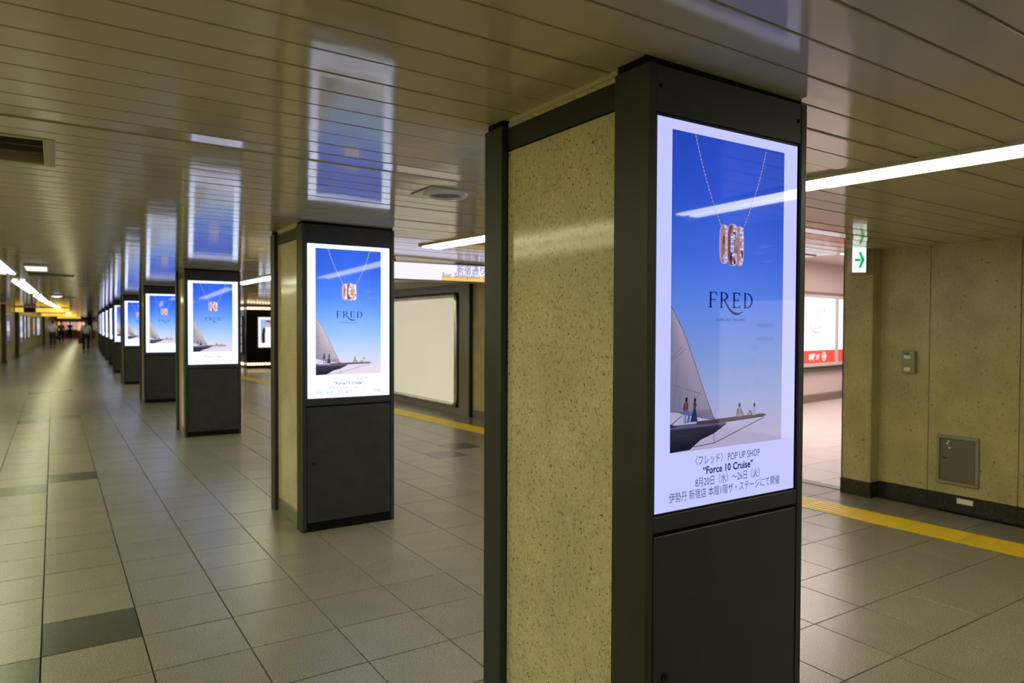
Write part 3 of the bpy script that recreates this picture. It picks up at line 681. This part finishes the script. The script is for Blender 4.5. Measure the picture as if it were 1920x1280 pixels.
for i, (x, y) in enumerate(PIL):
    p = pill if i == 0 else copy_tree(pill)
    p.location = (x, y, 0); tag(p, 'speckled tan stone pillar, %s in the row, between its two dark cabinets' % ORD[i], 'pillar', 'stone pillars down the middle of the corridor')
    p.rotation_euler = (0,0,-math.atan(.032) if y > 26 else 0)
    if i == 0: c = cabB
    elif not usedA: c = cabA; usedA = True
    else: c = copy_tree(cabA)
    c.location = (x, y, 0); c.rotation_euler = p.rotation_euler
    lab = 'charcoal display cabinet with lit blue jewellery advert on the front of the %s pillar' % ORD[i]
    if i == 0: lab = 'largest charcoal display cabinet with lit necklace and sailing boat advert, on the nearest pillar'
    tag(c, lab, 'display cabinet', 'display cabinets facing the camera')
    r = cabC if i == 0 else copy_tree(cabC)
    r.location = (x+math.sin(.032)*.95*(y > 26), y+.955, 0); r.rotation_euler = (0,0,math.pi+p.rotation_euler[2]); r.scale = (1,.83,1)
    tag(r, 'dark display cabinet on the back of the %s pillar, seen edge on' % ORD[i], 'display cabinet', 'rear display cabinets')

# ================================================================== RIGHT SIDE THINGS
# exit sign box with green arrow, hung below the ceiling, facing down the corridor towards the viewer
s = empty('exit_sign', (6.33, 3.80, 2.14), math.radians(-37), 'small lit white sign with a green arrow pointing right above the corner pilaster', 'sign')
MB().box(-.066, .066, .005, .10, -.01, .235, .004).build('sign_box', M_PLAST, s)
MB().box(-.008, .008, .04, .06, .235, .245, .002).build('sign_bracket', M_PLAST, s)
f_ = MB().box(-.062, .062, 0, .006, -.005, .230, .002).build('sign_face', mat('sign_white', (.9,.9,.9), .3, emis=(.9,1,.92), es=1.1), s)
a = MB(); D = -.002
a.box(-.042, .012, D, 0, .098, .122); 
a.face([(-.010,D,.185),(.014,D,.185),(.048,D,.110),(.018,D,.110)]); a.face([(.018,D,.110),(.048,D,.110),(.014,D,.035),(-.010,D,.035)])
a.build('green_arrow', M_EMG, f_)
a = MB()
for k in range(4):
    for j in range(3): a.box(-.048+j*.011, -.040+j*.011, D, 0, .02+k*.012, .028+k*.012)
a.build('small_print', mat('small_print_grey', (.3,.45,.5), .5, emis=(.35,.55,.6), es=1), f_)
# wall switch box
s = empty('switch_box', (XR, 3.465, 1.20), 0, 'small grey control box with stickers on the right stone wall', 'control box')
sx = MB().box(-.045, .0, -.058, .058, 0, .205, .006).build('box_body', M_PLAST, s)
MB().box(-.047, -.044, -.02, .036, .135, .165).build('white_label', M_WHITEP, sx)
MB().box(-.047, -.044, .018, .040, .172, .188).build('blue_label', mat('blue_label', (.05,.25,.35), .5), sx); MB().box(-.047, -.044, -.006, .016, .172, .188).build('blue_knob', mat('blue_dark', (.01,.03,.12), .4), sx)
MB().box(-.047, -.044, -.02, .040, .060, .070).build('orange_label', mat('orange_label', (.6,.15,.01), .5), sx); MB().box(-.047, -.044, -.018, .036, .024, .056).build('print_label', M_WHITEP, sx); MB().box(-.047, -.044, -.005, .026, .010, .020).build('yellow_label', mat('yellow_label', (.7,.55,.02), .5), sx)
# access panel
s = empty('access_panel', (XR, 3.045, .245), 0, 'square steel access hatch with a rim low on the right stone wall', 'access panel')
fr = MB(); W = .172; fr.box(-.022, 0, -W, W, 0, .03, .004); fr.box(-.022, 0, -W, W, .40, .43, .004); fr.box(-.022, 0, -W, -W+.026, .03, .40, .004); fr.box(-.022, 0, W-.026, W, .03, .40, .004)
fr.build('hatch_rim', mat('hatch_rim_steel', (.36,.36,.25), .35, .6), s)
h = MB().box(-.012, 0, -W+.028, W-.028, .032, .398, .002).build('hatch_door', mat('hatch_steel', (.20,.185,.14), .36, .55), s)
for y_, z_ in ((.075,.375),(.085,.355),(.065,.32)): MB().box(-.0135, -.0118, y_-.008, y_+.008, z_-.008, z_+.008, .001).build('paper_scrap', M_WHITEP, h)
MB().box(-.016, -.011, .09, .12, .22, .235, .002).build('hatch_latch', M_DK, h)
s = MB().box(-.006, 0, -.065, .065, 0, .045, .001).build('skirting_label', M_WHITEP); s.location = (XR-.005, 2.98, .088); tag(s, 'small white label strip on the black skirting under the access hatch', 'label')
# lit map board behind the viewpoint on the right wall (seen mirrored in the nearest screen)
s = empty('map_board', (XR-.02, -1.5, .45), 0, 'large pale lit area map on the right wall behind the viewpoint', 'map board')
fr = MB().box(-.06, .02, -1.06, 1.06, -.04, 1.5, .005); fr.build('map_frame', M_BRONZE, s)
mp_ = MB().face([(-.062,-1,0),(-.062,-1,1.46),(-.062,1,1.46),(-.062,1,0)], (1.35,1.32,1.2)).build('map_sheet', M_PRINT, s)
g = MB(); rr = random.Random(3)
for k in range(60):
    y_ = rr.uniform(-.95,.9); z_ = rr.uniform(.03,.95); w_ = rr.uniform(.03,.16); h_ = rr.uniform(.02,.09); c = rr.choice([(.50,.52,.40),(.58,.50,.48),(.45,.50,.52),(.62,.58,.35)])
    c = tuple(q*2.1 for q in c); g.face([(-.063,y_,z_),(-.063,y_,z_+h_),(-.063,y_+w_,z_+h_),(-.063,y_+w_,z_)], c)
for j in range(2):
    for k in range(3): g.face([(-.0635,.62-k*.55,1.02+j*.15),(-.0635,.62-k*.55,1.06+j*.15),(-.0635,.85-k*.55,1.06+j*.15),(-.0635,.85-k*.55,1.02+j*.15)], (.30,.30,.36))
g.build('map_print', M_PRINT, mp_)

# blank billboard and its dark cladding
cl = struct(MB().box(-.01, .03, 0, 4.6, 0, 2.42).build('wall_cladding', M_DK)); cl.location = (6.25, 11.0, 0)
BW = 4.6
q = MB(); q.box(-.06, .02, -.06, .36, 0, 2.42, .004); q.build('cladding_panel', M_BRONZE, cl)
q = MB(); q.box(-.06, .02, .363, BW, 2.235, 2.42, .004); q.build('cladding_panel', M_BRONZE, cl)
q = MB(); q.box(-.06, .02, .363, BW, 0, .155, .004); q.build('cladding_panel', M_BRONZE, cl)
MB().box(-.075, .02, -.085, -.06, 0, 2.42, .003).build('edge_strip', M_BLACK, cl)
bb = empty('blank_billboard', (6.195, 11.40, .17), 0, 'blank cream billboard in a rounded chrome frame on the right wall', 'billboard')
bw, bh = 4.0, 2.0
R_ = .075
def frame_tube(w_, h_, r, R, m, name, parent, x=-.03):
    mb = MB(); pts = []
    for cy, cz_, a0 in ((w_-R, h_-R, 0), (R, h_-R, 90), (R, R, 180), (w_-R, R, 270)):
        for k in range(7):
            a = math.radians(a0+15*k); pts.append(Vector((x, cy+R*math.cos(a), cz_+R*math.sin(a))))
    n = len(pts); c = Vector((x, w_/2, h_/2)); i0 = len(mb.v); ns = 10
    for k, p in enumerate(pts):
        t = (pts[(k+1) % n]-pts[k-1]).normalized(); b = Vector((1,0,0)); o_ = t.cross(b)
        for j in range(ns): a = 2*math.pi*j/ns; mb.v.append(tuple(p+r*(math.cos(a)*b+math.sin(a)*o_)))
    for k in range(n):
        for j in range(ns): mb.f.append((i0+k*ns+j, i0+k*ns+(j+1) % ns, i0+((k+1) % n)*ns+(j+1) % ns, i0+((k+1) % n)*ns+j)); mb.c.append(None)
    return mb.build(name, m, parent, True)
frame_tube(bw, bh, .042, .10, M_CHROME, 'chrome_frame', bb)
MB().box(-.01, .03, -.065, bw+.06, -.045, bh+.045, .003).build('dark_gap', M_BLACK2, bb)
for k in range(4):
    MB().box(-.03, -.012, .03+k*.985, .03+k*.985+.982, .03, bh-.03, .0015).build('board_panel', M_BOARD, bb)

# hanging direction sign
s = empty('direction_sign', (4.55, 7.64, 2.165), 0, 'long hanging white lit sign with Japanese street direction lettering and yellow stripe', 'sign')
MB().box(-1.6, 1.6, .0, .12, -.012, .205, .004).build('sign_box', M_BRONZE, s)
sf = MB().face([(-1.59,-.002,.004),(1.59,-.002,.004),(1.59,-.002,.195),(-1.59,-.002,.195)], (.98,.93,1.2)).build('sign_face', M_PRINT, s)
g = MB(); g.face([(-.62,-.003,.004),(1.59,-.003,.004),(1.59,-.003,.058),(-.62,-.003,.058)], (.95,.62,.16)).build('yellow_stripe', M_PRINT, sf)
g = MB(); put_text(g, '新宿通り方面', .115, lambda x, y: (-.10+x, -.004, .100+y), (.07,.07,.14), width=.62); g.build('kanji_lettering', M_PRINT, sf); g = MB(); put_text(g, 'for Shinjuku-dori Ave.', .082, lambda x, y: (-.13+x, -.004, .045+y), (.08,.07,.12), width=.95); g.build('roman_lettering', M_PRINT, sf)
for x in (-1.2, 1.2): MB().cyl((x,.06,.205), (x,.06,.25), .012, 10).build('hanger', M_BRONZE, s)

# black shopfront with strings of bulbs
sh = empty('black_shopfront', (5.98, 27.35, 0), 0, 'black-walled shopfront with rows of glowing bulbs seen between the second and third pillars', 'shopfront')
MB().box(0, 3.2, 0, .25, 0, 2.5, .01).build('black_wall', M_SHOP, sh)
MB().box(-.02, .04, .25, 5.0, 0, 2.5, .01).build('side_wall', M_SHOP, sh)
MB().box(0, 3.2, -.06, .0, 2.20, 2.32, .005).build('upper_rail', M_BRONZE, sh); MB().box(0, 3.2, -.06, .0, .05, .30, .005).build('lower_rail', M_SHOP, sh)
bl = MB().sph((0,0,0), .045, n=8).mesh('bulb', M_BULB)
for z in (2.24, .17):
    for k in range(22): o = obj('bulb', bl, sh, True); o.location = (.06+k*.105, -.085, z)
    for k in range(12): o = obj('bulb', bl, sh); o.location = (-.05, .35+k*.32, z)
pw = MB().box(-.05, -.02, .4, 4.4, .55, 1.95, .005).build('side_window', M_DK, sh)
for k in range(4):
    for j in range(2): MB().face([(-.053,.5+j*2,.6+k*.34),(-.053,.5+j*2,.88+k*.34),(-.053,2.3+j*2,.88+k*.34),(-.053,2.3+j*2,.6+k*.34)], (.55,.45,.50)).build('window_picture', M_PRINT, pw)
ps = empty('fashion_poster', (6.40, 27.26, .79), 0, 'lit portrait poster of a person in white dress and dark jacket on the black shopfront', 'poster')
MB().box(-.02, .82, -.0, .04, -.02, 1.14, .004).build('poster_frame', M_HOUS, ps)
g = MB().face([(0,-.002,0),(.8,-.002,0),(.8,-.002,1.12),(0,-.002,1.12)], (1.1,1.1,1.2)).build('poster_sheet', M_PRINT, ps)
g2 = MB(); g2.face([(.08,-.003,.16),(.74,-.003,.16),(.74,-.003,1.04),(.08,-.003,1.04)], [(.45,.60,.95),(.45,.60,.95),(.35,.5,.9),(.35,.5,.9)])
def gp(pts, c, d=-.004): g2.face([(x, d, z) for x, z in pts], c)
gp([(.13,.16),(.30,.16),(.26,.50),(.24,.74),(.16,.72),(.12,.45)], (.02,.02,.025)); gp([(.24,.16),(.60,.18),(.58,.50),(.48,.74),(.27,.76),(.24,.5)], (1.1,1.1,1.15), -.005)
gp([(.56,.18),(.70,.2),(.66,.6),(.50,.74)], (.02,.02,.025), -.0045); gp([(.28,.78),(.42,.78),(.45,.90),(.40,.98),(.30,.98),(.26,.90)], (.75,.45,.38), -.005); gp([(.24,.9),(.3,1.0),(.42,1.0),(.5,.86),(.52,.74),(.44,.80),(.42,.94),(.3,.95)], (.05,.03,.03), -.006)
g2.build('poster_print', M_PRINT, g)

# overhead yellow signs far down the corridor
for i, (y, xa, xb, blk) in enumerate(((42.0, -1.57, .67, True), (62, -.75, 1.45, False), (84, .3, 2.3, False))):
    r = empty('yellow_sign', ((xa+xb)/2, y, 2.21), 0, 'long yellow lit overhead sign down the corridor, %s of three' % ['nearest','middle','farthest'][i], 'sign', 'yellow overhead signs')
    h = (xb-xa)/2; MB().box(-h, h, 0, .15, -.01, .22, .005).build('sign_box', M_DK, r)
    if blk:
        MB().box(-h, -h+.34, -.01, 0, 0, .21, .002).build('yellow_panel', M_EMY, r); MB().box(-h+.84, h, -.01, 0, 0, .21, .002).build('yellow_panel', M_EMY, r)
        g = MB(); g.box(-h+.12, -h+.22, -.014, -.01, .09, .11); g.build('dark_print', M_DK, r)
    else: MB().box(-h, h, -.01, 0, 0, .21, .002).build('yellow_panel', M_EMY, r)
    for x in (-h+.2, h-.2): MB().cyl((x,.07,.22), (x,.07,.26), .015, 8).build('hanger', M_DK, r)
# colourful shop glow at the far end
r = empty('distant_shopfront', (1.9, 100, 0), 0, 'warm orange and pink lit shopfront at the far end of the corridor', 'shopfront')
MB().box(-1.6, 1.6, .05, .3, 0, 2.3, .02).build('shop_wall', M_WALL, r)
g = MB()
for k, c in enumerate(((.8,.45,.2),(.7,.25,.2),(.85,.6,.55),(.6,.3,.35),(.9,.5,.2),(.7,.6,.6))): g.face([(-1.5+k*.5,0,.9+.1*(k%2)),(-1.05+k*.5,0,.9+.1*(k%2)),(-1.05+k*.5,0,1.9),(-1.5+k*.5,0,1.9)], c)
g.build('shop_window', M_PRINT, r)

# ================================================================== PEOPLE
def skin_mesh(name, verts, edges, rad, m, parent, root=0, sub=2):
    me = bpy.data.meshes.new(name); me.from_pydata(verts, edges, []); o = bpy.data.objects.new(name, me); COL.objects.link(o)
    md = o.modifiers.new('skin', 'SKIN'); md.use_smooth_shade = True
    for i, v_ in enumerate(me.skin_vertices[0].data): v_.radius = rad[i] if hasattr(rad[i], '__len__') else (rad[i], rad[i]); v_.use_root = (i == root)
    s_ = o.modifiers.new('sub', 'SUBSURF'); s_.levels = sub; s_.render_levels = sub
    dg = bpy.context.evaluated_depsgraph_get(); dg.update(); m2 = bpy.data.meshes.new_from_object(o.evaluated_get(dg)); bpy.data.objects.remove(o)
    m2.materials.clear(); m2.materials.append(m); ob = obj(name, m2, parent, True); return ob
def person(x, y, rz, sc, shirt, trou, label, stride=.16, arm=.08, hairw=1.0):
    """walking figure seen from behind: faces +Y in its own frame"""
    r = empty('person', (x, y, 0), rz, label, 'person', 'people walking in the distance'); r.scale = (sc, sc, sc)
    s = stride
    # joints: pelvis, chest, neck, head ; legs ; arms
    V = [(0,0,.94),(0,.0,1.15),(0,.01,1.36),(0,.02,1.46),(0,.03,1.53),(0,.04,1.64),
         (-.09,0,.90),(-.10,s*.55,.50),(-.10,s*.7,.09),(-.10,s*.7+.13,.03), (.09,0,.90),(.10,-s*.25,.50),(.10,-s*1.1,.12),(.10,-s*1.1+.10,.035),
         (-.17,0,1.40),(-.22,-.03,1.12),(-.21,.08*1,.88),(-.21,.11,.80), (.17,0,1.40),(.22,.0,1.12),(.23,-arm,.88),(.23,-arm,.80)]
    E = [(0,1),(1,2),(2,3),(3,4),(4,5),(0,6),(6,7),(7,8),(8,9),(0,10),(10,11),(11,12),(12,13),(2,14),(14,15),(15,16),(16,17),(2,18),(18,19),(19,20),(20,21)]
    Rr = [(.13,.10),(.12,.09),(.13,.09),.05,.05,.085,.08,.055,.04,.035,.08,.055,.04,.035,.05,.04,.03,.028,.05,.04,.03,.028]
    skin_mesh('body', V, E, Rr, M_SKIN, r)
    iv = [0,1,2,14,15,18,19]; mp = {a: i for i, a in enumerate(iv)}
    Vs = [V[i] for i in iv]; Vs[0] = (0,0,.96); Vs[4] = (-.215,-.02,1.16); Vs[6] = (.215,0,1.16)
    skin_mesh('shirt', Vs, [(0,1),(1,2),(2,3),(3,4),(2,5),(5,6)], [(.165,.125),(.16,.12),(.16,.11),.07,.06,.07,.06], shirt, r)
    iv = [0,6,7,8,10,11,12]; Vt = [V[i] for i in iv]
    skin_mesh('trousers', Vt, [(0,1),(1,2),(2,3),(0,4),(4,5),(5,6)], [(.15,.12),.105,.08,.065,.105,.08,.065], trou, r)
    hb = MB(); hb.sph((0,.02,1.675), (.088*hairw,.100,.095), n=16); hb.build('hair', M_HAIR, r, True)
    for k, (vx, vy, vz) in enumerate((V[8], V[12])):
        mbs = MB(); mbs.box(vx-.045, vx+.045, vy-.09, vy+.17, vz-.09, vz-.01, .02); mbs.build('shoe', M_BLACK, r)
    for sx, (vx, vy, vz) in ((-1, V[17]), (1, V[21])):     # hands: palm, four fingers and a thumb
        h_ = MB(); h_.box(vx-.016, vx+.016, vy-.035, vy+.04, vz-.075, vz+.01, .010)
        for k in range(4): h_.cyl((vx, vy-.025+k*.018, vz-.07), (vx-.006*sx, vy-.02+k*.018, vz-.135+abs(k-1.5)*.008), .0095, 8, .007)
        h_.cyl((vx-.004*sx, vy+.035, vz-.02), (vx-.01*sx, vy+.065, vz-.075), .011, 8, .008); h_.build('hand', M_SKIN, r, True)
    hd = MB(); 
    for sx in (-1, 1): hd.sph((sx*.088, .04, 1.63), (.012,.022,.032), n=8)
    hd.build('ears', M_SKIN, r, True)
    fc = MB(); fc.cyl((0,.135,1.64), (0,.158,1.612), .012, 8, .014); fc.box(-.025,.025,.122,.132,1.583,1.590,.002); fc.sph((-.032,.122,1.652), .010, n=8); fc.sph((.032,.122,1.652), .010, n=8); fc.build('face', M_SKIN, r, True)
    return r
pA = person(1.60, 49.0, -.03, 1.08, M_SHIRT, M_TROU, 'man in pale shirt and dark trousers walking away with a dark briefcase')
def bag(x, y, z, w_, h_, m, label, name='briefcase'):
    r = empty(name, (x, y, z), 0, label, 'bag'); MB().box(-.06, .06, -w_/2, w_/2, 0, h_, .02).build('bag_body', m, r)
    hn = MB(); 
    for a_, b_ in (((0,-.07,h_),(0,-.07,h_+.06)), ((0,-.07,h_+.06),(0,.07,h_+.06)), ((0,.07,h_+.06),(0,.07,h_))): hn.cyl(a_, b_, .012, 8)
    hn.build('handle', M_BLACK, r); return r
b1 = bag(1.33, 49.1, .48, .42, .32, M_BLACK, 'dark briefcase held in the left hand of the man in the pale shirt'); b1.rotation_euler = (0,0,.3)
pB = person(-.07, 61.0, .05, 1.07, M_SHIRT, M_TROU, 'person in white shirt and black trousers walking on the left side', stride=.13)
b2 = bag(.33, 60.8, .50, .38, .28, M_BLACK, 'black bag held beside the person in white on the left side', 'handbag'); b2.rotation_euler = (0,0,.3)
pC = person(.57, 75, .1, 1.08, M_TEAL, M_TROU, 'person with teal top farther off, between the white-shirted pair', stride=.12)
pD = person(1.56, 95, -.1, 1.08, M_SHIRT2, M_TROU, 'person in beige top and black trousers at the far end of the corridor', stride=.14)
